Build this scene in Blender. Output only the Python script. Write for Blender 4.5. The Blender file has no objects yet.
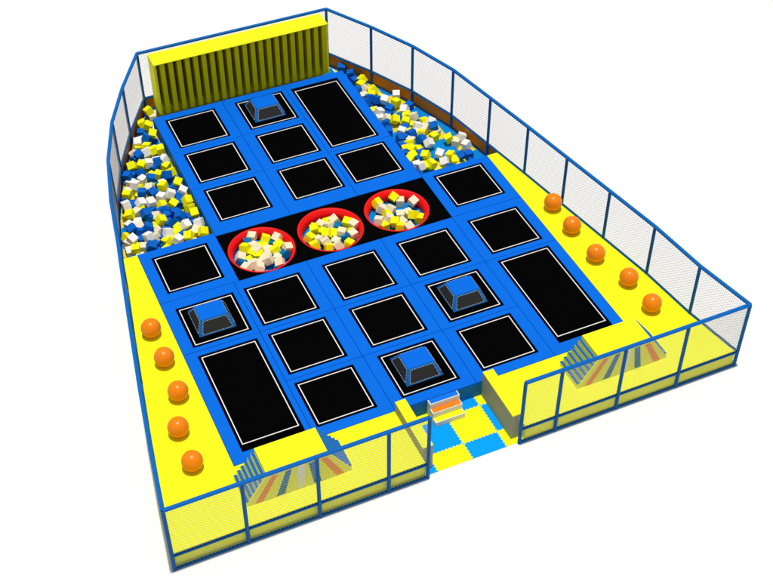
import bpy, bmesh, math, random
from mathutils import Vector, Matrix, Euler
random.seed(7)
S = bpy.context.scene
COL = S.collection

# ---------------------------------------------------------------- camera
cam = bpy.data.objects.new('camera', bpy.data.cameras.new('camera'))
COL.objects.link(cam)
cam.location = (-14.639, -36.353, 35.786)
cam.rotation_euler = (math.radians(46.052), math.radians(0.028), math.radians(-24.22))
cam.data.sensor_width = 36
cam.data.lens = 1275.74 / 773 * 36
cam.data.clip_end = 1000
S.camera = cam

# ---------------------------------------------------------------- studio light: even white surround + one overhead lamp
W = bpy.data.worlds.new('World'); S.world = W; W.use_nodes = True
W.node_tree.nodes['Background'].inputs[0].default_value = (1, 1, 1, 1)
W.node_tree.nodes['Background'].inputs[1].default_value = 0.37
lamp = bpy.data.lights.new('overhead_lamp', 'AREA'); lamp.shape = 'DISK'; lamp.size = 7.0
lamp.energy = 0.86 * math.pi ** 2 * 400 ** 2
lamp.color = (1.0, 0.995, 0.98)
lo = bpy.data.objects.new('overhead_lamp', lamp); COL.objects.link(lo)
lo.location = (0.2, -8.0, 400); lo.rotation_euler = Vector((0.2, -8.0, 400)).to_track_quat('Z', 'Y').to_euler()
S.view_settings.view_transform = 'Standard'; S.view_settings.look = 'None'
S.view_settings.exposure = 0; S.view_settings.gamma = 1

# ---------------------------------------------------------------- materials
def mat(name, rgb, rough=0.6, var=0.04, scale=6.0, bump=0.0, bscale=60.0, spec=0.3, coat=0.0):
    m = bpy.data.materials.new(name); m.use_nodes = True
    nt = m.node_tree; b = nt.nodes['Principled BSDF']
    tc = nt.nodes.new('ShaderNodeTexCoord')
    n = nt.nodes.new('ShaderNodeTexNoise'); n.inputs['Scale'].default_value = scale; n.inputs['Detail'].default_value = 4
    nt.links.new(tc.outputs['Object'], n.inputs['Vector'])
    mx = nt.nodes.new('ShaderNodeMix'); mx.data_type = 'RGBA'
    mx.inputs['A'].default_value = (*[c * (1 - var) for c in rgb], 1)
    mx.inputs['B'].default_value = (*[min(1, c * (1 + var)) for c in rgb], 1)
    nt.links.new(n.outputs['Fac'], mx.inputs['Factor'])
    nt.links.new(mx.outputs['Result'], b.inputs['Base Color'])
    b.inputs['Roughness'].default_value = rough
    b.inputs['Specular IOR Level'].default_value = spec
    b.inputs['Coat Weight'].default_value = coat
    if bump:
        n2 = nt.nodes.new('ShaderNodeTexNoise'); n2.inputs['Scale'].default_value = bscale; n2.inputs['Detail'].default_value = 3
        nt.links.new(tc.outputs['Object'], n2.inputs['Vector'])
        bp = nt.nodes.new('ShaderNodeBump'); bp.inputs['Strength'].default_value = bump; bp.inputs['Distance'].default_value = 0.02
        nt.links.new(n2.outputs['Fac'], bp.inputs['Height']); nt.links.new(bp.outputs['Normal'], b.inputs['Normal'])
    return m

M = dict(
    ground=mat('white_floor', (.865, .865, .865), .9, .005, spec=0),
    pad=mat('blue_vinyl_pad', (.001, .143, .71), .6, .03, 3, .06, 40, .06),
    base=mat('blue_deck_skirt', (.006, .17, .45), .6, .05, spec=.1),
    bed=mat('black_jump_fabric', (.0016, .0016, .0018), 1, .2, 30, spec=0),
    border=mat('black_spring_cover', (.0008, .001, .002), 1, .1, spec=0),
    line=mat('white_stitching', (.88, .84, .81), .8, .03, spec=.1),
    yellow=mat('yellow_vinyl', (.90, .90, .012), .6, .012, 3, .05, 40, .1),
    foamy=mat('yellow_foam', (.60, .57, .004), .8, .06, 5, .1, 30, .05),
    rail=mat('blue_painted_steel', (.001, .135, .50), .45, .04, 8, spec=.12),
    post=mat('blue_painted_post', (.001, .105, .36), .5, .04, 8, spec=.1),
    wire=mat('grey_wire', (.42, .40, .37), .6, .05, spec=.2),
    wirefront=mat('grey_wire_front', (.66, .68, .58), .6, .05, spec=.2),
    wood=mat('brown_board', (.56, .19, .014), .6, .12, 4, .15, 12, .15),
    orange=mat('orange_ball_vinyl', (.94, .245, .001), .27, .02, 3, spec=.32),
    red=mat('red_vinyl', (.85, .004, .004), .5, .03, spec=.2),
    cover=mat('black_pit_cover', (.0022, .0022, .0022), 1, .2, 20, spec=0),
    panel=mat('charcoal_fabric', (.030, .030, .028), .8, .15, 25, spec=.1),
    piping=mat('pale_piping', (.45, .62, .72), .7, .05, spec=.1),
    edge=mat('blue_edging', (.006, .13, .42), .5, .05, spec=.2),
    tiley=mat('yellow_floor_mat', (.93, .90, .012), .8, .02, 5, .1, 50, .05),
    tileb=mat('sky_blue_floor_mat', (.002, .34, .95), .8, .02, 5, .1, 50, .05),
    tiley_shade=mat('shaded_yellow_pit_mat', (.80, .66, .04), .8, .03, 5, .1, 50, .05),  # yellow floor mat with the pit's shade put into the colour
    tileb_shade=mat('shaded_blue_pit_mat', (.002, .24, .66), .8, .03, 5, .1, 50, .05),  # blue floor mat, darkened in colour for the shade down in the pits
    cubew=mat('white_foam', (.88, .86, .82), .85, .03, 8, .1, 30, .05),
    cubew_shade=mat('shade_tinted_white_foam', (.84, .75, .53), .85, .03, 8, .1, 30, .05),  # white foam, shade and red bounce light tinted into the colour
    cubeb_shade=mat('shade_tinted_blue_foam', (.002, .17, .42), .8, .04, 8, .1, 30, .05),  # blue foam with the shade inside the bowls painted into its colour
    cubey=mat('yellow_cube_foam', (.93, .88, .008), .85, .03, 8, .1, 30, .05),
    cubeb=mat('blue_cube_foam', (.003, .125, .56), .8, .04, 8, .1, 30, .08),
    cubed=mat('dark_blue_cube_foam', (.002, .07, .25), .8, .04, 8, spec=.08),
    greypan=mat('grey_board', (.36, .36, .24), .7, .12, 3, .1, 20, .1),
    cream=mat('cream_foam', (.85, .80, .68), .8, .03, spec=.05),
    orangestep=mat('orange_tread', (.95, .22, .01), .7, .03, spec=.1),
    bluestep=mat('blue_tread', (.004, .17, .78), .7, .03, spec=.1),
    redstripe=mat('red_stripe', (.96, .27, .03), .7, .03, spec=.1),
    bluestripe=mat('blue_stripe', (.005, .17, .50), .7, .03, spec=.1),
    whitestripe=mat('white_stripe', (.88, .88, .84), .7, .03, spec=.1),
    stepy=mat('yellow_riser', (.93, .90, .06), .7, .03, spec=.1),
)

# ---------------------------------------------------------------- helpers
class MB:
    def __init__(s): s.v = []; s.f = []
    def poly(s, pts):
        i = len(s.v); s.v += [tuple(p) for p in pts]; s.f.append(tuple(range(i, i + len(pts)))); return s
    def hexa(s, b, t):                       # b, t: 4 bottom and 4 top corners, counter-clockwise from above
        i = len(s.v); s.v += [tuple(p) for p in b] + [tuple(p) for p in t]
        s.f += [(i+3, i+2, i+1, i), (i+4, i+5, i+6, i+7)] + [(i+k, i+(k+1) % 4, i+4+(k+1) % 4, i+4+k) for k in range(4)]
        return s
    def box(s, x0, x1, y0, y1, z0, z1):
        c = [(x0, y0), (x1, y0), (x1, y1), (x0, y1)]
        return s.hexa([(*p, z0) for p in c], [(*p, z1) for p in c])
    def prism(s, pts, z0, z1):               # pts ccw polygon
        n = len(pts); i = len(s.v)
        s.v += [(*p, z0) for p in pts] + [(*p, z1) for p in pts]
        s.f += [tuple(range(i+n-1, i-1, -1)), tuple(range(i+n, i+2*n))] + [(i+k, i+(k+1) % n, i+n+(k+1) % n, i+n+k) for k in range(n)]
        return s
    def tube(s, a, b, r, n=10):
        a = Vector(a); b = Vector(b); d = (b-a).normalized()
        u = d.orthogonal().normalized(); w = d.cross(u); i = len(s.v)
        for P in (a, b):
            for k in range(n):
                t = 2*math.pi*k/n; s.v.append(tuple(P + r*(math.cos(t)*u + math.sin(t)*w)))
        s.f += [(i+k, i+(k+1) % n, i+n+(k+1) % n, i+n+k) for k in range(n)]
        s.f += [tuple(range(i+n-1, i-1, -1)), tuple(range(i+n, i+2*n))]
        return s
    def build(s, name, m, parent=None, bevel=0.0, smooth=False, seg=2):
        me = bpy.data.meshes.new(name); me.from_pydata(s.v, [], s.f); me.materials.append(M[m])
        if bevel:
            bm = bmesh.new(); bm.from_mesh(me)
            bmesh.ops.remove_doubles(bm, verts=bm.verts, dist=1e-5)
            bmesh.ops.bevel(bm, geom=[e for e in bm.edges if len(e.link_faces) == 2 and e.calc_face_angle(0) > .5],
                            offset=bevel, segments=seg, profile=.5, affect='EDGES')
            bm.to_mesh(me); bm.free()
        if smooth:
            for p in me.polygons: p.use_smooth = True
            me.shade_smooth() if hasattr(me, 'shade_smooth') else None
        o = bpy.data.objects.new(name, me); COL.objects.link(o)
        if parent: o.parent = parent
        return o

def tag(o, label=None, cat=None, group=None, kind=None):
    if label: o['label'] = label
    if cat: o['category'] = cat
    if group: o['group'] = group
    if kind: o['kind'] = kind
    return o
def thing(name, label, cat, loc=(0, 0, 0), group=None):
    o = bpy.data.objects.new(name, None); COL.objects.link(o); o.location = loc
    o.empty_display_size = .2
    return tag(o, label, cat, group)
def copy_tree(o, loc, label, group=None):
    c = o.copy(); COL.objects.link(c); c.location = loc; c['label'] = label
    if group: c['group'] = group
    for ch in o.children:
        k = ch.copy(); COL.objects.link(k); k.parent = c
        for g in ch.children:
            d = g.copy(); COL.objects.link(d); d.parent = k
    return c

ZG = -0.78                                   # floor level; the decks' top is z = 0
# ---------------------------------------------------------------- ground
tag(MB().poly([(-450, -450, ZG), (450, -450, ZG), (450, 450, ZG), (-450, 450, ZG)]).build('ground', 'ground'), kind='structure')
g = [o for o in COL.objects if o.name == 'ground'][0]; g['label'] = 'plain white studio floor under the whole park'

# fence line (x, y) from the entrance's left post round the back to its right post
FL = [(-11.13, -11.1), (-10.75, -8.5), (-10.33, -5.83), (-9.87, -3.2), (-9.40, -.54), (-8.93, 2.02), (-8.50, 4.6), (-7.89, 7.27), (-7.02, 9.81), (-5.9, 12.14), (-4.53, 14.54)]
FR = [(11.57, -11.04), (11.08, -8.5), (10.77, -5.83), (10.3, -3.2), (9.82, -.54), (9.36, 2.02), (8.86, 4.6), (8.33, 7.27), (7.46, 9.81), (6.34, 12.14), (4.99, 14.52)]
def fx(F, y):                                # fence x at depth y
    for (xa, ya), (xb, yb) in zip(F, F[1:]):
        if ya <= y <= yb: return xa + (xb-xa)*(y-ya)/(yb-ya)
    return F[0][0] if y < F[0][1] else F[-1][0]

# ---------------------------------------------------------------- blue deck body
db = MB()
db.box(-7.98, 8.43, -8.35, .62, ZG, -.104)
db.box(-7.98, -4.62, .62, 3.85, ZG, -.104)
db.box(5.07, 8.43, .62, 3.85, ZG, -.104)
db.box(-4.62, 5.07, 3.62, 12.82, ZG, -.104)
tag(db.build('trampoline_deck', 'base'), 'blue T-shaped raised deck body that carries all the trampolines', 'deck')

# ---------------------------------------------------------------- trampolines
def ring(mb, o, i, z0, z1):                  # rectangular ring between outer o and inner i (x0,x1,y0,y1)
    oc = [(o[0], o[2]), (o[1], o[2]), (o[1], o[3]), (o[0], o[3])]
    ic = [(i[0], i[2]), (i[1], i[2]), (i[1], i[3]), (i[0], i[3])]
    for k in range(4):
        j = (k+1) % 4
        mb.hexa([(*oc[k], z0), (*oc[j], z0), (*ic[j], z0), (*ic[k], z0)], [(*oc[k], z1), (*oc[j], z1), (*ic[j], z1), (*ic[k], z1)])
    return mb
def trampoline(cell, m, label, blk=(.11, .11, .11, .11), front=0):
    cx, cy = (m[0]+m[1])/2, (m[2]+m[3])/2
    long_ = m[3]-m[2] > 3
    t = thing('trampoline', label, 'trampoline', (cx, cy, 0), 'long trampolines' if long_ else 'square trampolines')
    L = lambda r: (r[0]-cx, r[1]-cx, r[2]-cy, r[3]-cy)
    g = .006
    o = L((cell[0]+g, cell[1]-g, cell[2]+g, cell[3]-g)); mm = L(m)
    hole = (mm[0]-blk[0], mm[1]+blk[1], mm[2]-blk[2], mm[3]+blk[3])
    # padding: ring with slightly rounded top edges
    oc = [(o[0], o[2]), (o[1], o[2]), (o[1], o[3]), (o[0], o[3])]
    ic = [(hole[0], hole[2]), (hole[1], hole[2]), (hole[1], hole[3]), (hole[0], hole[3])]
    pad = MB(); r = .012
    def off(c, s):                            # inset corner list
        sx = (-1, 1, 1, -1); sy = (-1, -1, 1, 1)
        return [(c[k][0]-s*sx[k], c[k][1]-s*sy[k]) for k in range(4)]
    loops = [[(*p, -.10) for p in oc], [(*p, -r) for p in oc], [(*p, 0) for p in off(oc, r)], [(*p, 0) for p in off(ic, -r)], [(*p, -r) for p in ic], [(*p, -.10) for p in ic]]
    for l in loops: pad.v += l
    for a in range(6):
        b = (a+1) % 6
        for k in range(4):
            j = (k+1) % 4; pad.f.append((a*4+k, a*4+j, b*4+j, b*4+k))
    pad.build('padding', 'pad', t)
    MB().box(hole[0]+.002, hole[1]-.002, hole[2]+.002, hole[3]-.002, -.09, -.035).build('spring_cover', 'border', t)
    MB().box(mm[0]+.05, mm[1]-.05, mm[2]+.05, mm[3]-.05, -.034, -.022).build('jump_bed', 'bed', t)
    ring(MB(), mm, (mm[0]+.037, mm[1]-.037, mm[2]+.037, mm[3]-.037), -.0345, -.016).build('white_edging', 'line', t)
    return t
W5 = [(-7.39, -5.19), (-4.52, -2.32), (-1.10, 1.10), (2.26, 4.47), (5.65, 7.85)]
WB = [(-4.03, -1.81), (-.59, 1.60), (2.275, 4.475)]
CF = [-7.98, -4.86, -1.70, 1.68, 5.06, 8.43]
CB = [-4.62, -1.21, 1.94, 5.07]
B0, B1, B2, B3 = (-8.35, -5.32, -2.475, .60)
yr = {1: (-2.12, 0.0), 2: (-4.96, -2.83), 3: (-7.79, -5.66)}
yc = {1: (B2, .62), 2: (B1, B2), 3: (B0, B1)}
place = {1: 'directly in front of the middle', 2: '', 3: ''}
TR = {}
names = {
 (1, 1): 'square black trampoline in front of the left cube bowl, behind a plain one',
 (1, 2): 'square black trampoline in the middle of the column right of the left long trampoline',
 (1, 3): 'square black trampoline at the front edge, just right of the left long trampoline',
 (2, 1): 'square black trampoline in front of the middle cube bowl, centre column',
 (2, 2): 'square black trampoline in the centre column directly behind the obstacle nearest the entrance',
 (2, 3): 'square trampoline at the front edge behind the entrance steps, carrying a blue obstacle',
 (3, 1): 'square black trampoline in front of the right cube bowl, behind the one with an obstacle',
 (3, 2): 'square trampoline with a blue obstacle, between two plain ones left of the right long trampoline',
 (3, 3): 'square black trampoline at the front edge beside the right entrance wall',
}
for (c, r), lab in names.items():
    TR[(c, r)] = trampoline((CF[c], CF[c+1], *yc[r]), (*W5[c], *yr[r]), lab)
trampoline((-7.98, -4.62, .62, 3.85), (-7.4, -5.2, 1.17, 3.29), 'square black trampoline between the left foam pit and the left row of orange balls')
trampoline((5.07, 8.43, .62, 3.85), (5.65, 7.85, 1.24, 3.38), 'square black trampoline in front of the right foam pit')
TR[(0, 1)] = trampoline((-7.98, -4.86, B2, .62), (*W5[0], -2.13, -.01), 'square trampoline with a blue obstacle behind the left long trampoline')
trampoline((5.06, 8.43, B2, .62), (*W5[4], -2.09, .035), 'square black trampoline directly behind the right front long trampoline')
trampoline((-7.98, -4.86, B0, B2), (-7.39, -5.19, -7.54, -2.84), 'long black trampoline behind the left climbing block', (.11, .11, .33, .11))
trampoline((5.06, 8.43, B0, B2), (5.65, 7.84, -7.49, -2.77), 'long black trampoline behind the right climbing block', (.11, .11, .33, .11))
yb = [(10.16, 12.31), (7.36, 9.47), (4.53, 6.65)]
ybc = [(9.82, 12.82), (7.0, 9.82), (3.62, 7.0)]
bn = {
 (0, 0): 'square black trampoline at the left end of the yellow foam wall',
 (0, 1): 'square black trampoline in the middle of the column beside the left foam pit',
 (0, 2): 'square black trampoline behind the left cube bowl',
 (1, 0): 'square trampoline with a blue obstacle at the foot of the yellow foam wall',
 (1, 1): 'square black trampoline right in front of the obstacle near the foam wall',
 (1, 2): 'square black trampoline behind the middle cube bowl',
 (2, 2): 'square black trampoline behind the right cube bowl, in front of a long one',
}
for (c, r), lab in bn.items():
    TR[('b', c, r)] = trampoline((CB[c], CB[c+1], *ybc[r]), (*WB[c], *yb[r]), lab)
trampoline((CB[2], CB[3], 7.0, 12.82), (*WB[2], 7.35, 12.13), 'long black trampoline at the right end of the yellow foam wall', (.11, .11, .11, .24))

# second seam line sewn into the padding left or right of some beds
for keys, sx in (((('b', 1, 0), ('b', 1, 1), ('b', 1, 2)), -.93), (((1, 1), (1, 2), (1, 3)), -2.02), (((3, 1), (3, 2), (3, 3)), 1.98)):
    for k in keys:
        o = TR[k]; ya, yb_ = (ybc[k[2]] if k[0] == 'b' else yc[k[1]])
        MB().box(sx-o.location.x-.006, sx-o.location.x+.006, ya-o.location.y+.02, yb_-o.location.y-.02, -.02, .0012).build('seam', 'base', o)

# ---------------------------------------------------------------- obstacles on four trampolines
def obstacle(loc, label):
    t = thing('obstacle', label, 'obstacle', loc, 'blue obstacles on trampolines')
    bx, by, tx, ty, h = .77, .80, .55, .42, .50
    B = [(-bx, -by, 0), (bx, -by, 0), (bx, by, 0), (-bx, by, 0)]; T = [(-tx, -ty, h), (tx, -ty, h), (tx, ty, h), (-tx, ty, h)]
    MB().hexa(B, T).build('body', 'edge', t, bevel=.02)
    MB().box(-tx+.005, tx-.005, -ty+.005, ty-.005, h-.002, h+.012).build('top_pad', 'pad', t, bevel=.005)
    for k in range(4):
        j = (k+1) % 4
        b0, b1, t0, t1 = Vector(B[k]), Vector(B[j]), Vector(T[k]), Vector(T[j])
        n = (b1-b0).cross(t0-b0).normalized()
        def P(u, v, d): return b0.lerp(b1, u).lerp(t0.lerp(t1, u), v) + n*d
        u0, v0 = .09, .10
        q = [P(u0, v0, -.01), P(1-u0, v0, -.01), P(1-u0, 1-v0, -.01), P(u0, 1-v0, -.01)]
        q2 = [P(u0, v0, .006), P(1-u0, v0, .006), P(1-u0, 1-v0, .006), P(u0, 1-v0, .006)]
        pn = MB().hexa(q, q2).build('side_panel', 'panel', t)
        pp = MB()                               # dashed piping round the panel
        for a in range(4):
            A, Bq = q2[a], q2[(a+1) % 4]; L = (Bq-A).length; nd = max(4, int(L/.11))
            for i in range(nd):
                s0, s1 = (i+.1)/nd, (i+.78)/nd
                pp.tube(A.lerp(Bq, s0), A.lerp(Bq, s1), .008, 5)
        pp.build('piping', 'piping', pn)
    return t
def mc(k): o = TR[k]; return Vector((o.location.x-.05, o.location.y+.07, -.022))
ob = obstacle(mc((2, 3)), 'blue pyramid obstacle with charcoal sides, nearest the entrance steps')
copy_tree(ob, mc((0, 1)), 'blue pyramid obstacle with charcoal sides beside the left row of balls')
copy_tree(ob, mc((3, 2)), 'blue pyramid obstacle with charcoal sides, right of centre between plain trampolines')
copy_tree(ob, mc(('b', 1, 0)), 'blue pyramid obstacle with charcoal sides at the foot of the yellow foam wall')

# ---------------------------------------------------------------- black cover with three red cube bowls
RC = [(-3.12, 2.05), (0.0, 2.05), (3.10, 2.05)]; RR = 1.39
cv = MB(); xb = [-4.61, -1.56, 1.55, 5.06]; NS = 96
for (cx, cy), x0, x1 in zip(RC, xb, xb[1:]):
    y0, y1 = .63, 3.61
    ang = [2*math.pi*k/NS for k in range(NS)] + [math.atan2(y-cy, x-cx) % (2*math.pi) for x in (x0, x1) for y in (y0, y1)]
    ang = sorted(ang)
    def edge(a):
        c, s = math.cos(a), math.sin(a); t = 1e9
        if c > 1e-9: t = min(t, (x1-cx)/c)
        if c < -1e-9: t = min(t, (x0-cx)/c)
        if s > 1e-9: t = min(t, (y1-cy)/s)
        if s < -1e-9: t = min(t, (y0-cy)/s)
        return (cx+c*t, cy+s*t, -.02)
    for a, b in zip(ang, ang[1:]+ang[:1]):
        cv.poly([(cx+RR*math.cos(a), cy+RR*math.sin(a), -.02), edge(a), edge(b), (cx+RR*math.cos(b), cy+RR*math.sin(b), -.02)])
cvo = cv.build('pit_cover', 'cover')
sm = cvo.modifiers.new('thick', 'SOLIDIFY'); sm.thickness = .03; sm.offset = -1
tag(cvo, 'black cover sheet across the middle of the deck with three round openings', 'cover')
def bowl():
    t = thing('cube_bowl', '', 'foam cube bowl', (0, 0, 0), 'round red bowls of foam cubes')
    def lathe(prof, name, m):
        mb = MB()
        for r, z in prof:
            for k in range(72):
                a = 2*math.pi*k/72; mb.v.append((r*math.cos(a), r*math.sin(a), z))
        n = len(prof)
        for a in range(n-1):
            for k in range(72):
                j = (k+1) % 72; mb.f.append((a*72+k, a*72+j, (a+1)*72+j, (a+1)*72+k))
        o = mb.build(name, m, t)
        for p in o.data.polygons: p.use_smooth = True
        return o
    lathe([(RR+.03, -.012), (RR-.01, -.010), (RR-.04, -.018), (1.24, -.20), (1.22, -.24), (1.22, -.50)], 'sloping_rim', 'red')
    lathe([(1.222, -.50), (1.222, ZG+.01)], 'lower_wall', 'cover')
    return t
bw = bowl(); bw.location = (*RC[0], 0); bw['label'] = 'red bowl beside the left square trampolines, heaped mostly with white cubes'
copy_tree(bw, (*RC[1], 0), 'red bowl in the middle of the three on the black cover')
copy_tree(bw, (*RC[2], 0), 'red bowl at the right end of the black cover, with blue floor showing')

# ---------------------------------------------------------------- yellow foam wall at the back
fw = thing('foam_wall', 'tall yellow foam wall with vertical ribs at the back of the deck', 'foam wall', (.15, 13.5, 0))
def rel(o, *a): return (a[0]-o.location.x, a[1]-o.location.x, a[2]-o.location.y, a[3]-o.location.y, a[4], a[5])
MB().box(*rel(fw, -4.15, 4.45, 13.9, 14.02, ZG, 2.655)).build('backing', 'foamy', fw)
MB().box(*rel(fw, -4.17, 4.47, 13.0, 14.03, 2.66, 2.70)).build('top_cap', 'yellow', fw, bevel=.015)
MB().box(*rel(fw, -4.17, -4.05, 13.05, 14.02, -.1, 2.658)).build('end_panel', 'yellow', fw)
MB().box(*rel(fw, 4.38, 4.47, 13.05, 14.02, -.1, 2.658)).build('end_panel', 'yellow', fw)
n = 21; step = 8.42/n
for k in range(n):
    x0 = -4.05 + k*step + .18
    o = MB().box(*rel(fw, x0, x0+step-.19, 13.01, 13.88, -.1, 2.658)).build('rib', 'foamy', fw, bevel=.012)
# the ribs stand on the deck's back edge: a yellow sill closes the gap behind it

# ---------------------------------------------------------------- floors of the pits and the entrance: puzzle mats
def tooth_edge(a, b, sgn, n=9, d=.034):      # outline points from a to b, teeth to one side
    a = Vector(a); b = Vector(b); L = b-a; nr = Vector((-L.y, L.x)).normalized()*d*sgn
    pts = [a]
    for k in range(n):
        t0, t1 = (k+.34)/n, (k+.66)/n
        w = .08/n
        pts += [a+L*t0, a+L*(t0-w)+nr, a+L*(t1+w)+nr, a+L*t1]
    return pts
def clip(poly, a, b):                        # keep the left of a->b
    out = []; ax, ay = a; bx, by = b
    s = lambda p: (bx-ax)*(p[1]-ay)-(by-ay)*(p[0]-ax)
    for i in range(len(poly)):
        p, q = poly[i], poly[(i+1) % len(poly)]; sp, sq = s(p), s(q)
        if sp >= 0: out.append(p)
        if sp*sq < 0:
            t = sp/(sp-sq); out.append((p[0]+(q[0]-p[0])*t, p[1]+(q[1]-p[1])*t))
    return out
def tile_poly(i, j, gx, gy, T):
    x0, y0 = gx+i*T, gy+j*T; c = [(x0, y0), (x0+T, y0), (x0+T, y0+T), (x0, y0+T)]; s = 1 if (i+j) % 2 == 0 else -1
    pts = []
    for k in range(4): pts += tooth_edge(c[k], c[(k+1) % 4], -s)
    return [(p.x, p.y) for p in pts]
def area(p): return abs(sum(p[i][0]*p[(i+1) % len(p)][1]-p[(i+1) % len(p)][0]*p[i][1] for i in range(len(p))))/2
def tiles(region, gx, gy, T, par, where, zt=.012, pit=True):
    xs = [p[0] for p in region]; ys = [p[1] for p in region]
    for i in range(math.floor((min(xs)-gx)/T)-1, math.ceil((max(xs)-gx)/T)+1):
        for j in range(math.floor((min(ys)-gy)/T)-1, math.ceil((max(ys)-gy)/T)+1):
            p = tile_poly(i, j, gx, gy, T)
            for k in range(len(region)):
                if len(p) > 2: p = clip(p, region[k], region[(k+1) % len(region)])
            q = []
            for v in p:
                if not q or (abs(v[0]-q[-1][0])+abs(v[1]-q[-1][1]) > 1e-5): q.append(v)
            if len(q) < 3 or area(q) < .03: continue
            yel = (i+j+par) % 2 == 0
            cx = sum(v[0] for v in q)/len(q); cy = sum(v[1] for v in q)/len(q)
            q = [(v[0]-cx, v[1]-cy) for v in q]
            o = MB().prism(q, 0, zt+(.002 if yel else 0)).build('floor_mat', ('tiley_shade' if yel else 'tileb_shade') if pit else ('tiley' if yel else 'tileb'))
            bm = bmesh.new(); bm.from_mesh(o.data); bmesh.ops.triangulate(bm, faces=[f for f in bm.faces if len(f.verts) > 4], ngon_method='EAR_CLIP'); bm.to_mesh(o.data); bm.free()
            o.location = (cx, cy, ZG+.002)
            w = where(i, j, yel, cx, cy, area(q))
            tag(o, w[0], 'floor mat', w[1])
def went(i, j, yel, cx, cy, a):
    c = 'yellow' if yel else 'blue'
    col = 'left part' if cx < -1.15 else ('left half' if cx < .19 else ('centre' if cx < 1.5 else 'right edge'))
    row = 'front' if cy < -10.2 else ('middle' if cy < -8.9 else 'back')
    txt = {('left part', 'front'): 'narrow %s puzzle mat strip at the front left of the entrance',
           ('left part', 'middle'): 'narrow %s puzzle mat strip along the left entrance wall',
           ('left part', 'back'): 'small %s puzzle mat strip in the back left corner of the entrance',
           ('left half', 'front'): '%s puzzle mat at the front edge beside the left fence end',
           ('left half', 'middle'): '%s puzzle mat left of the foam steps and in front of them',
           ('left half', 'back'): '%s puzzle mat under the left part of the foam steps',
           ('centre', 'front'): '%s puzzle mat in the centre of the entrance front edge',
           ('centre', 'middle'): 'whole %s puzzle mat in the centre of the entrance, in front of the steps',
           ('centre', 'back'): '%s puzzle mat between the foam steps and the blue deck front',
           ('right edge', 'front'): '%s puzzle mat piece at the front end of the right entrance wall',
           ('right edge', 'middle'): '%s puzzle mat strip halfway along the right entrance wall',
           ('right edge', 'back'): '%s puzzle mat piece in the corner of the deck and right entrance wall'}[(col, row)]
    return (txt % c, 'puzzle mats in the entrance')
tiles([(-1.728, -11.0), (2.31, -11.0), (2.31, -8.36), (-1.728, -8.36)], .19-1.4, -10.22-1.4, 1.4, 0, went, pit=False)
def wpit(side):
    return lambda i, j, yel, cx, cy, a: ('%s puzzle mat on the floor of the %s foam pit under the cubes' % ('yellow' if yel else 'blue', side), '%s puzzle mats in the %s foam pit' % ('yellow' if yel else 'blue', side))
LP = [(-4.63, 3.86), (-4.63, 13.03), (-4.2, 13.03), (-4.2, 14.4)] 
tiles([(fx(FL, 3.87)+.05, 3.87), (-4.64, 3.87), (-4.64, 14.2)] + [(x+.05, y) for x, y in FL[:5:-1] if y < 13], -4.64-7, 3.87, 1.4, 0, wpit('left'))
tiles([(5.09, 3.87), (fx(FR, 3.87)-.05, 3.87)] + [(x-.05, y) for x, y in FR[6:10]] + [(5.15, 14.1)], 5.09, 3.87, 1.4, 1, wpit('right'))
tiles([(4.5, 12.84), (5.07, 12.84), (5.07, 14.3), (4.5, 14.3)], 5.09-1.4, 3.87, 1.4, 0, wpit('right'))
tag(MB().box(-4.62, 5.07, .64, 3.60, ZG+.002, -.565).build('floor_mat', 'tileb_shade'), 'blue mat under the foam cubes at the bottom of the red bowls', 'floor mat')

# ---------------------------------------------------------------- yellow platforms either side
zp = -.012
pl = [(-11.04, -11.0), (-1.735, -11.0), (-1.735, -8.36), (-7.99, -8.36), (-7.99, 3.84), (fx(FL, 3.84)+.06, 3.84)] + [(x+.06, y) for x, y in FL[5:0:-1]]
tag(MB().prism(pl, ZG, zp).build('side_platform', 'yellow'), 'flat yellow platform on the left, running from the entrance to the left foam pit', 'platform', 'yellow platforms')
pr_ = [(2.315, -11.0), (11.48, -11.0)] + [(x-.03, y) for x, y in FR[1:6]] + [(fx(FR, 3.84)-.03, 3.84), (8.44, 3.84), (8.44, -8.36), (2.315, -8.36)]
tag(MB().prism(pr_, ZG, zp).build('side_platform', 'yellow'), 'flat yellow platform on the right, running from the entrance to the right foam pit', 'platform', 'yellow platforms')

# entrance walls
def parapet(x0, x1, label):
    cx = (x0+x1)/2; w = (x1-x0)/2
    t = thing('entrance_wall', label, 'low wall', (cx, -9.55, ZG+.018), 'entrance walls')
    MB().box(-w, w, -1.19, 1.18, 0, 1.22).build('wall_body', 'greypan', t)
    MB().box(-w-.004, w+.004, -1.195, 1.185, 1.222, 1.28).build('top_cap', 'yellow', t, bevel=.012)
    return t
parapet(-1.73, -1.32, 'low grey wall with yellow top on the left side of the entrance')
parapet(1.88, 2.31, 'low grey wall with yellow top on the right side of the entrance')

# foam steps
st = thing('foam_steps', 'three small foam steps with blue, orange and yellow treads leading up to the deck', 'steps', (.21, -8.36, ZG+.016))
ysf = [-.76, -.50, -.25]; zs = [.25, .50, .75]; tm = ['tiley', 'orangestep', 'bluestep']
prev = 0
for k in range(3):
    y1 = ysf[k+1]-.002 if k < 2 else -.004
    MB().box(-.615, .615, ysf[k], y1, 0, zs[k]).build('step', 'cream', st, bevel=.012)
    MB().box(-.57, .57, ysf[k]+.03, y1-.004, zs[k]-.01, zs[k]+.008).build('tread', tm[k], st)

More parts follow.
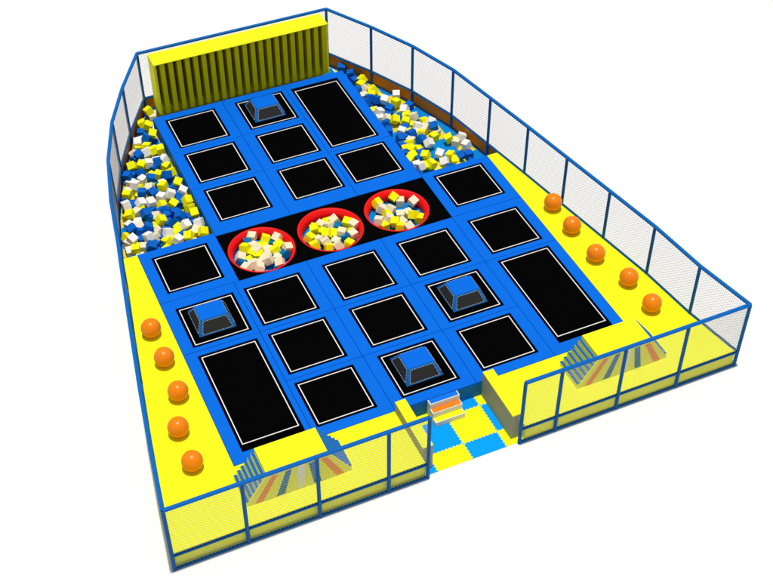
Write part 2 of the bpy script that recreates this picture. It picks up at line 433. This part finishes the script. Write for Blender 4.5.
# ---------------------------------------------------------------- climbing blocks
def climber(loc, label):
    t = thing('climbing_block', label, 'climbing block', loc, 'stepped climbing blocks')
    Wd, h, dx, D, N = 1.98, 1.30, .84, 1.27, 6     # half width, height, run of the stairs, depth
    rise = h/(N+1); run = dx/N
    prof = []                                       # (x, z) stepped silhouette, left to right
    for k in range(N):
        prof += [(-Wd+k*run, k*rise), (-Wd+k*run, (k+1)*rise)]
    prof += [(-Wd+dx, N*rise), (-Wd+dx, h-.03), (Wd-dx, h-.03), (Wd-dx, N*rise)]
    for k in range(N-1, -1, -1):
        prof += [(Wd-k*run, (k+1)*rise), (Wd-k*run, k*rise)]
    q = []
    for p in prof:
        if not q or abs(p[0]-q[-1][0])+abs(p[1]-q[-1][1]) > 1e-6: q.append(p)
    n = len(q); mb = MB()
    mb.v = [(x, 0, z) for x, z in q] + [(x, D, z) for x, z in q]
    for k in range(n):
        j = (k+1) % n; mb.f.append((k, n+k, n+j, j))
    mb.f += [tuple(range(n)), tuple(range(2*n-1, n-1, -1))]
    mb.build('stepped_body', 'stepy', t)
    MB().box(-Wd+dx, Wd-dx, 0, D, h-.029, h).build('top_deck', 'yellow', t, bevel=.008)
    for s in (-1, 1):
        for k in range(N):
            a, b = -Wd+k*run+.004, -Wd+(k+1)*run-.018
            x0, x1 = (a, b) if s < 0 else (-b, -a)
            z = (k+1)*rise
            MB().box(x0, x1, .004, D+.015, z+.001, z+.022).build('tread', 'edge', t)
    # front board with fanned stripes
    zt = lambda x: 0
    fp = MB().hexa([(-Wd-.02, -.05, 0), (Wd+.02, -.05, 0), (Wd+.02, -.004, 0), (-Wd-.02, -.004, 0)],
                   [(-Wd+dx-.03, -.05, h+.01), (Wd-dx+.03, -.05, h+.01), (Wd-dx+.03, -.004, h+.01), (-Wd+dx-.03, -.004, h+.01)]).build('front_board', 'stepy', t)
    for a, b, a2, b2, m in ((.075, .15, .10, .19, 'redstripe'), (.28, .355, .31, .40, 'bluestripe'), (.465, .545, .50, .60, 'whitestripe'), (.635, .705, .655, .755, 'bluestripe'), (.85, .925, .84, .935, 'redstripe')):
        X0 = lambda u: -Wd+2*Wd*u; X1 = lambda u: (-Wd+dx)+2*(Wd-dx)*u
        zl, zh = .03, h*.93
        mixx = lambda u, u2, z: X0(u)*(1-z/h)+X1(u2)*(z/h)
        MB().hexa([(mixx(a, a2, zl), -.058, zl), (mixx(b, b2, zl), -.058, zl), (mixx(b, b2, zl), -.048, zl), (mixx(a, a2, zl), -.048, zl)],
                  [(mixx(a, a2, zh), -.058, zh), (mixx(b, b2, zh), -.058, zh), (mixx(b, b2, zh), -.048, zh), (mixx(a, a2, zh), -.048, zh)]).build('stripe', m, fp)
    return t
cb = climber((-6.20, -10.17, zp+.001), 'stepped climbing block with blue treads and striped front, in the left front fence corner area')
copy_tree(cb, (6.93, -10.12, zp+.001), 'stepped climbing block with blue treads and striped front, right of the entrance')

# ---------------------------------------------------------------- brown boards round the two foam pits
def boards(F, y0, sgn, label, backx):
    t = thing('pit_boards', label, 'boards', (0, 0, 0), 'brown pit boards')
    pts = [(fx(F, y0), y0)] + [p for p in F if p[1] > y0+.1]
    if backx is not None: pts.append((backx, pts[-1][1]))
    for a, b in zip(pts, pts[1:]):
        a = Vector(a); b = Vector(b); d = (b-a).normalized(); nrm = Vector((d.y, -d.x))*sgn     # outward
        A, B = a+nrm*.03, b+nrm*.03; A2, B2 = a+nrm*.07, b+nrm*.07
        q = [A, B, B2, A2]
        ar = sum(q[i].x*q[(i+1) % 4].y-q[(i+1) % 4].x*q[i].y for i in range(4))
        if ar < 0: q = q[::-1]
        MB().hexa([(*p, ZG) for p in q], [(*p, -.03) for p in q]).build('board', 'wood', t)
    return t
boards(FL, 3.86, -1, 'brown boards lining the curved outer side of the left foam pit', -4.0)
boards(FR, 3.86, 1, 'brown boards lining the curved outer side of the right foam pit', 4.3)

# ---------------------------------------------------------------- fence
ZT = 2.527
fen = thing('safety_fence', 'blue tubular fence with fine wire mesh standing round the whole park', 'fence')
FRONT = -11.09
lp = [(-1.67, FRONT), (-3.2, FRONT), (-5.83, FRONT), (-8.47, FRONT)] + FL
rp = [(2.08, FRONT+.05), (3.57, FRONT+.05), (6.2, FRONT+.05), (8.87, FRONT+.05)] + FR
back = []
path = lp + back + rp[::-1]
for x, y in path:
    front = y < -11; r = .066
    MB().tube((x, y, ZG), (x, y, ZT-.02), r if not front else .07, 12).build('post', 'post', fen)
nodes = path
def mesh_panel(a, b, z0, z1, m, sp=.14, w=.0048):
    a = Vector((*a, 0)); b = Vector((*b, 0)); L = (b-a).length; d = (b-a)/L; H = z1-z0; nr = Vector((d.y, -d.x, 0))
    mb = MB()
    for s in (1, -1):
        k = -H if s > 0 else 0
        c = math.ceil(k/sp)*sp
        while c < L + (0 if s > 0 else H):
            # line: u = c + s*v
            v0, v1 = 0.0, H
            if s > 0: v0 = max(v0, -c); v1 = min(v1, L-c)
            else: v0 = max(v0, c-L); v1 = min(v1, c)
            if v1-v0 > .02:
                P = a + d*(c+s*v0) + Vector((0, 0, z0+v0)) + nr*.006*s
                Q = a + d*(c+s*v1) + Vector((0, 0, z0+v1)) + nr*.006*s
                mb.tube(P, Q, w, 4)
            c += sp
    return mb.build('mesh_panel', m, fen)
for i, (a, b) in enumerate(zip(path, path[1:])):
    if a == (-11.13, -11.1) and False: continue
    front = a[1] < -11 and b[1] < -11
    isfront = front
    MB().tube((*a, ZT), (*b, ZT), .078, 12).build('top_rail', 'rail', fen)
    MB().tube((*a, .0), (*b, .0), .055 if not front else .06, 10).build('middle_rail', 'post', fen)
    MB().tube((*a, ZG+.06), (*b, ZG+.06), .06 if front else .045, 10).build('bottom_rail', 'post', fen)
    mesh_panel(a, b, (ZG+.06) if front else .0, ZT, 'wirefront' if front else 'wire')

# ---------------------------------------------------------------- orange balls
def ball():
    me = bpy.data.meshes.new('ball'); bm = bmesh.new(); bmesh.ops.create_uvsphere(bm, u_segments=48, v_segments=28, radius=.39)
    for v in bm.verts:
        if v.co.z < -.375: v.co.z = -.375
    bm.to_mesh(me); bm.free(); me.materials.append(M['orange'])
    for p in me.polygons: p.use_smooth = True
    return me
bme = ball()
BL = [((-8.75, -.88), 'orange ball on the left yellow platform, farthest from the front'),
      ((-8.74, -2.58), 'second farthest orange ball on the left yellow platform'),
      ((-8.78, -4.45), 'middle one of the five orange balls on the left yellow platform'),
      ((-9.30, -6.12), 'second nearest orange ball on the left yellow platform'),
      ((-9.32, -7.81), 'orange ball on the left yellow platform, nearest to the front fence'),
      ((9.29, -.65), 'orange ball on the right yellow platform, farthest from the front'),
      ((9.27, -2.30), 'second farthest orange ball on the right yellow platform'),
      ((9.28, -4.24), 'middle one of the five orange balls on the right yellow platform'),
      ((9.75, -6.04), 'second nearest orange ball on the right yellow platform'),
      ((9.78, -7.70), 'orange ball on the right yellow platform, nearest to the front fence')]
for (x, y), lab in BL:
    o = bpy.data.objects.new('ball', bme); COL.objects.link(o); o.location = (x, y, .375+zp+.001)
    tag(o, lab, 'ball', 'orange balls on the yellow platforms')

# ---------------------------------------------------------------- foam cubes
LEFT = [('Y',-4.54,13.82,-0.3),('Y',-5.06,12.93,-0.3),('Y',-4.7,12.82,-0.3),('Y',-4.69,12.06,-0.3),('B',-5.25,11.92,-0.3),('W',-5.71,11.69,-0.3),('Y',-5.16,10.81,-0.3),('Y',-4.84,10.77,-0.3),('B',-5.92,10.77,-0.3),('W',-5.51,10.83,-0.3),('W',-6.18,11.13,-0.5),('Y',-6.04,9.98,-0.3),('Y',-6.45,10.07,-0.3),('W',-5.69,9.96,-0.3),('B',-5.31,9.93,-0.3),('W',-4.97,9.97,-0.3),('B',-4.63,14.58,-0.5),('W',-4.18,13.75,-0.5),('B',-6.84,9.46,-0.3),('B',-5.94,8.83,-0.3),('Y',-5.47,9.21,-0.5),('Y',-4.77,9.17,-0.5),('B',-5.18,8.85,-0.3),('W',-6.7,8.72,-0.3),('Y',-5.59,8.13,-0.3),('Y',-4.88,8.12,-0.3),('W',-6.1,8.49,-0.5),('B',-6.58,8.04,-0.3),('W',-4.8,7.46,-0.3),('Y',-7.24,8.15,-0.3),('W',-5.88,7.41,-0.3),('W',-5.44,7.48,-0.3),('B',-5.15,7.26,-0.5),('Y',-4.89,6.75,-0.3),('W',-7.45,7.51,-0.3),('B',-7.09,7.65,-0.5),('W',-6.82,7.4,-0.3),('W',-6.41,7.26,-0.3),('Y',-5.97,7.06,-0.5),('Y',-5.55,6.78,-0.3),('B',-6.82,6.66,-0.3),('W',-7.13,7.06,-0.5),('Y',-7.48,6.83,-0.3),('B',-6.07,6.71,-0.5),('B',-5.52,5.86,-0.3),('Y',-4.9,5.8,-0.3),('Y',-6.34,5.93,-0.3),('W',-6.41,6.48,-0.5),('B',-6.07,5.86,-0.5),('W',-5.47,5.2,-0.3),('W',-4.87,5.1,-0.3),('B',-7.65,5.87,-0.3),('W',-7.27,6.08,-0.5),('B',-7.0,5.7,-0.3),('W',-6.31,5.02,-0.3),('W',-7.83,5.22,-0.3),('Y',-7.97,5.65,-0.5),('W',-7.16,5.1,-0.3),('W',-6.81,5.19,-0.5),('Y',-6.46,4.73,-0.5),('Y',-5.91,5.03,-0.5),('B',-5.81,4.86,-0.5),('Y',-5.57,4.45,-0.3),('W',-5.12,4.86,-0.5),('Y',-4.92,4.46,-0.3),('Y',-7.88,4.53,-0.3),('W',-7.52,4.73,-0.5),('B',-7.23,4.47,-0.3),('W',-6.05,4.38,-0.3),('W',-6.61,5.47,-0.5)]
RIGHT = [('B',5.07,13.98,-0.42),('B',5.57,12.92,-0.42),('B',5.6,12.5,-0.62),('Y',5.89,12.27,-0.42),('Y',5.69,11.97,-0.62),('W',5.73,11.57,-0.62),('Y',6.03,11.23,-0.42),('W',5.49,11.08,-0.62),('Y',5.82,11.05,-0.62),('B',5.9,10.38,-0.42),('W',6.15,10.26,-0.42),('W',6.88,10.36,-0.42),('Y',6.6,9.8,-0.42),('B',6.1,9.45,-0.42),('W',5.55,9.39,-0.42),('W',6.74,9.11,-0.42),('B',7.16,9.48,-0.62),('Y',6.0,8.57,-0.42),('Y',6.41,8.38,-0.62),('W',5.72,8.89,-0.62),('W',6.94,8.53,-0.62),('W',6.74,7.66,-0.42),('Y',7.24,7.98,-0.62),('W',7.46,7.69,-0.42),('B',7.37,7.12,-0.42),('Y',6.67,7.04,-0.42),('W',7.05,7.46,-0.62),('W',5.88,7.55,-0.42),('B',6.24,7.23,-0.42),('B',5.99,7.34,-0.62),('W',6.04,6.92,-0.62),('W',6.68,6.25,-0.42),('Y',7.68,6.19,-0.42),('W',7.94,5.97,-0.62),('W',8.34,6.04,-0.42),('W',8.2,5.42,-0.42),('W',7.38,7.06,-0.62),('Y',5.74,6.14,-0.42),('Y',5.56,6.42,-0.62),('B',6.08,5.85,-0.62),('Y',6.09,5.43,-0.42),('W',6.78,5.33,-0.42),('W',6.72,4.69,-0.42),('Y',7.18,4.98,-0.42),('B',7.55,4.77,-0.42),('Y',6.08,4.76,-0.42),('W',5.53,4.81,-0.42),('B',5.67,7.23,-0.62),('Y',5.64,5.79,-0.62),('B',8.04,4.88,-0.62)]
RING1 = [('W',-3.19,3.23,-0.22),('Y',-2.69,2.77,-0.22),('W',-2.2,2.67,-0.22),('Y',-3.68,2.62,-0.22),('W',-3.21,2.32,-0.22),('W',-4.04,2.14,-0.22),('Y',-2.53,1.98,-0.22),('W',-2.05,1.83,-0.22),('W',-3.05,1.52,-0.22),('W',-2.65,1.16,-0.22),('W',-3.78,1.5,-0.22),('W',-3.44,1.53,-0.42),('Y',-3.23,2.07,-0.42),('B',-3.39,3.03,-0.42),('B',-2.5,2.63,-0.42),('B',-2.22,1.73,-0.42),('W',-2.81,2.3,-0.42),('W',-4.04,1.39,-0.22),('B',-4.07,1.87,-0.42)]
RING2 = [('W',0.46,2.74,-0.22),('Y',0.95,2.32,-0.22),('W',1.46,2.22,-0.22),('Y',-0.53,2.54,-0.22),('Y',0.16,2.88,-0.42),('Y',-0.94,2.11,-0.22),('Y',-0.17,2.03,-0.22),('Y',-0.93,1.56,-0.22),('W',-0.4,1.58,-0.22),('W',0.42,1.82,-0.22),('W',0.81,1.54,-0.22),('W',-0.01,1.14,-0.22),('B',0.44,2.48,-0.42),('B',0.52,1.63,-0.42),('W',-0.13,2.85,-0.42),('Y',0.5,1.13,-0.42)]
RING3 = [('Y',3.45,3.15,-0.22),('W',3.84,3.17,-0.42),('Y',2.54,3.13,-0.22),('W',4.09,2.48,-0.22),('W',2.61,2.61,-0.22),('W',2.95,2.38,-0.22),('W',2.65,1.83,-0.22),('W',2.19,1.89,-0.22),('Y',2.81,1.53,-0.22),('Y',3.73,1.64,-0.22),('W',3.63,2.02,-0.42),('W',3.21,1.01,-0.22),('Y',2.35,1.69,-0.42),('Y',2.9,1.29,-0.42),('Y',4.06,1.45,-0.42)]
CS = .355
def cube_mesh(m):
    return MB().box(-CS/2, CS/2, -CS/2, CS/2, -CS/2, CS/2)
protos = {}
for key, m in (('W', 'cubew'), ('Y', 'cubey'), ('B', 'cubeb'), ('C', 'cubew_shade'), ('T', 'cubeb_shade')):
    o = cube_mesh(m).build('foam_cube', m, bevel=.016, seg=2); protos[key] = o.data
    bpy.data.objects.remove(o)
CN = {'W': 'white', 'Y': 'yellow', 'B': 'blue', 'C': 'cream', 'T': 'shade-tinted blue'}
def pile(vis, inside, clampf, fill, where, floor=ZG+.02, zfill=-.60):
    zmax = max(v[3] for v in vis)
    vis = [('C' if c == 'W' and z < zmax-.1 else c, x, y, z) for c, x, y, z in vis]  # lower white cubes take the white tinted for shade
    C = [[c, Vector((x, y, z)), True] for c, x, y, z in vis]
    for c, x, y, z in fill: C.append([c, Vector((x, y, z)), False])
    for c in C: c[1] = clampf(c[1])
    R = CS*.92
    for it in range(25):
        for i in range(len(C)):
            for j in range(i+1, len(C)):
                d = C[i][1]-C[j][1]; L = d.length
                if L < R:
                    if L < 1e-4: d = Vector((random.uniform(-1, 1), random.uniform(-1, 1), .1)); L = d.length
                    p = d/L*(R-L)*.5
                    wi = wj = 1.0
                    if C[i][2] != C[j][2]: wi = .15 if C[i][2] else 1.8; wj = .15 if C[j][2] else 1.8
                    C[i][1] += p*wi*.8; C[j][1] -= p*wj*.8
        for c in C:
            c[1] = clampf(c[1]); c[1].z = min(max(c[1].z, floor+CS*.5), .02 if c[2] else -.40)
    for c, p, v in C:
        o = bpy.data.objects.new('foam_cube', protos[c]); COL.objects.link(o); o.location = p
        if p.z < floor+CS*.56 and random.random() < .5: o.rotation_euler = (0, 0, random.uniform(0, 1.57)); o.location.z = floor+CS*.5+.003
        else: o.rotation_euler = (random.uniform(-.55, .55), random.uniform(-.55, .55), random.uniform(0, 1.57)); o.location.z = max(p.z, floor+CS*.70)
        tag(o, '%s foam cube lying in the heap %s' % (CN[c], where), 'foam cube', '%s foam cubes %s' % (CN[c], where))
def cl_left(p):
    m = .30
    p.y = max(p.y, 3.87+.27)
    hi = -4.64-.26 if p.y < 13.1 else -4.4
    p.y = min(p.y, 14.1)
    p.x = min(p.x, hi); p.x = max(p.x, fx(FL, p.y)+m); p.x = min(p.x, hi) if p.y < 12.5 else p.x
    return p
def cl_right(p):
    p.y = max(p.y, 3.87+.27); p.y = min(p.y, 13.6)
    p.x = min(p.x, fx(FR, p.y)-.30); p.x = max(p.x, 5.09+.25)
    return p
def rnd(n, x0, x1, y0, y1, z, cols='WYB'):
    return [(random.choice(cols), random.uniform(x0, x1), random.uniform(y0, y1), z+random.uniform(-.03, .03)) for _ in range(n)]
fl = []
y = 4.2
while y < 13.3:
    x = fx(FL, y)+.35
    while x < -4.85:
        fl.append((random.choice('WYBBB'), x+random.uniform(-.1, .1), y+random.uniform(-.1, .1), -.60)); x += .56
    y += .56
pile(LEFT, None, cl_left, fl, 'in the left foam pit')
fr = []
y = 4.25
while y < 12.3:
    x = 5.45
    while x < fx(FR, y)-.9:
        if random.random() < .62: fr.append((random.choice('WYBBY'), x+random.uniform(-.15, .15), y+random.uniform(-.12, .12), -.59))
        x += .62
    y += .62
pile(RIGHT, None, cl_right, fr, 'in the right foam pit')
for (cx, cy), L, nm, nf in ((RC[0], RING1, 'left', 9), (RC[1], RING2, 'middle', 8), (RC[2], RING3, 'right', 3)):
    def cl(p, cx=cx, cy=cy):
        d = Vector((p.x-cx, p.y-cy)); lim = 1.0 if p.z < -.25 else 1.10
        if d.length > lim: d = d/d.length*lim; p.x = cx+d.x; p.y = cy+d.y
        return p
    pile([({'W': 'C', 'B': 'T'}.get(c, c), x, y, z+.02) for c, x, y, z in L], None, cl, [(random.choice('CYCYC'), cx+.55*math.cos(k*2.4)*math.sqrt(k/3+.1), cy+.55*math.sin(k*2.4)*math.sqrt(k/3+.1), -.46) for k in range(nf)], 'in the %s red bowl' % nm, floor=-.56)  # white and blue cubes in the bowls use the shade-tinted copies
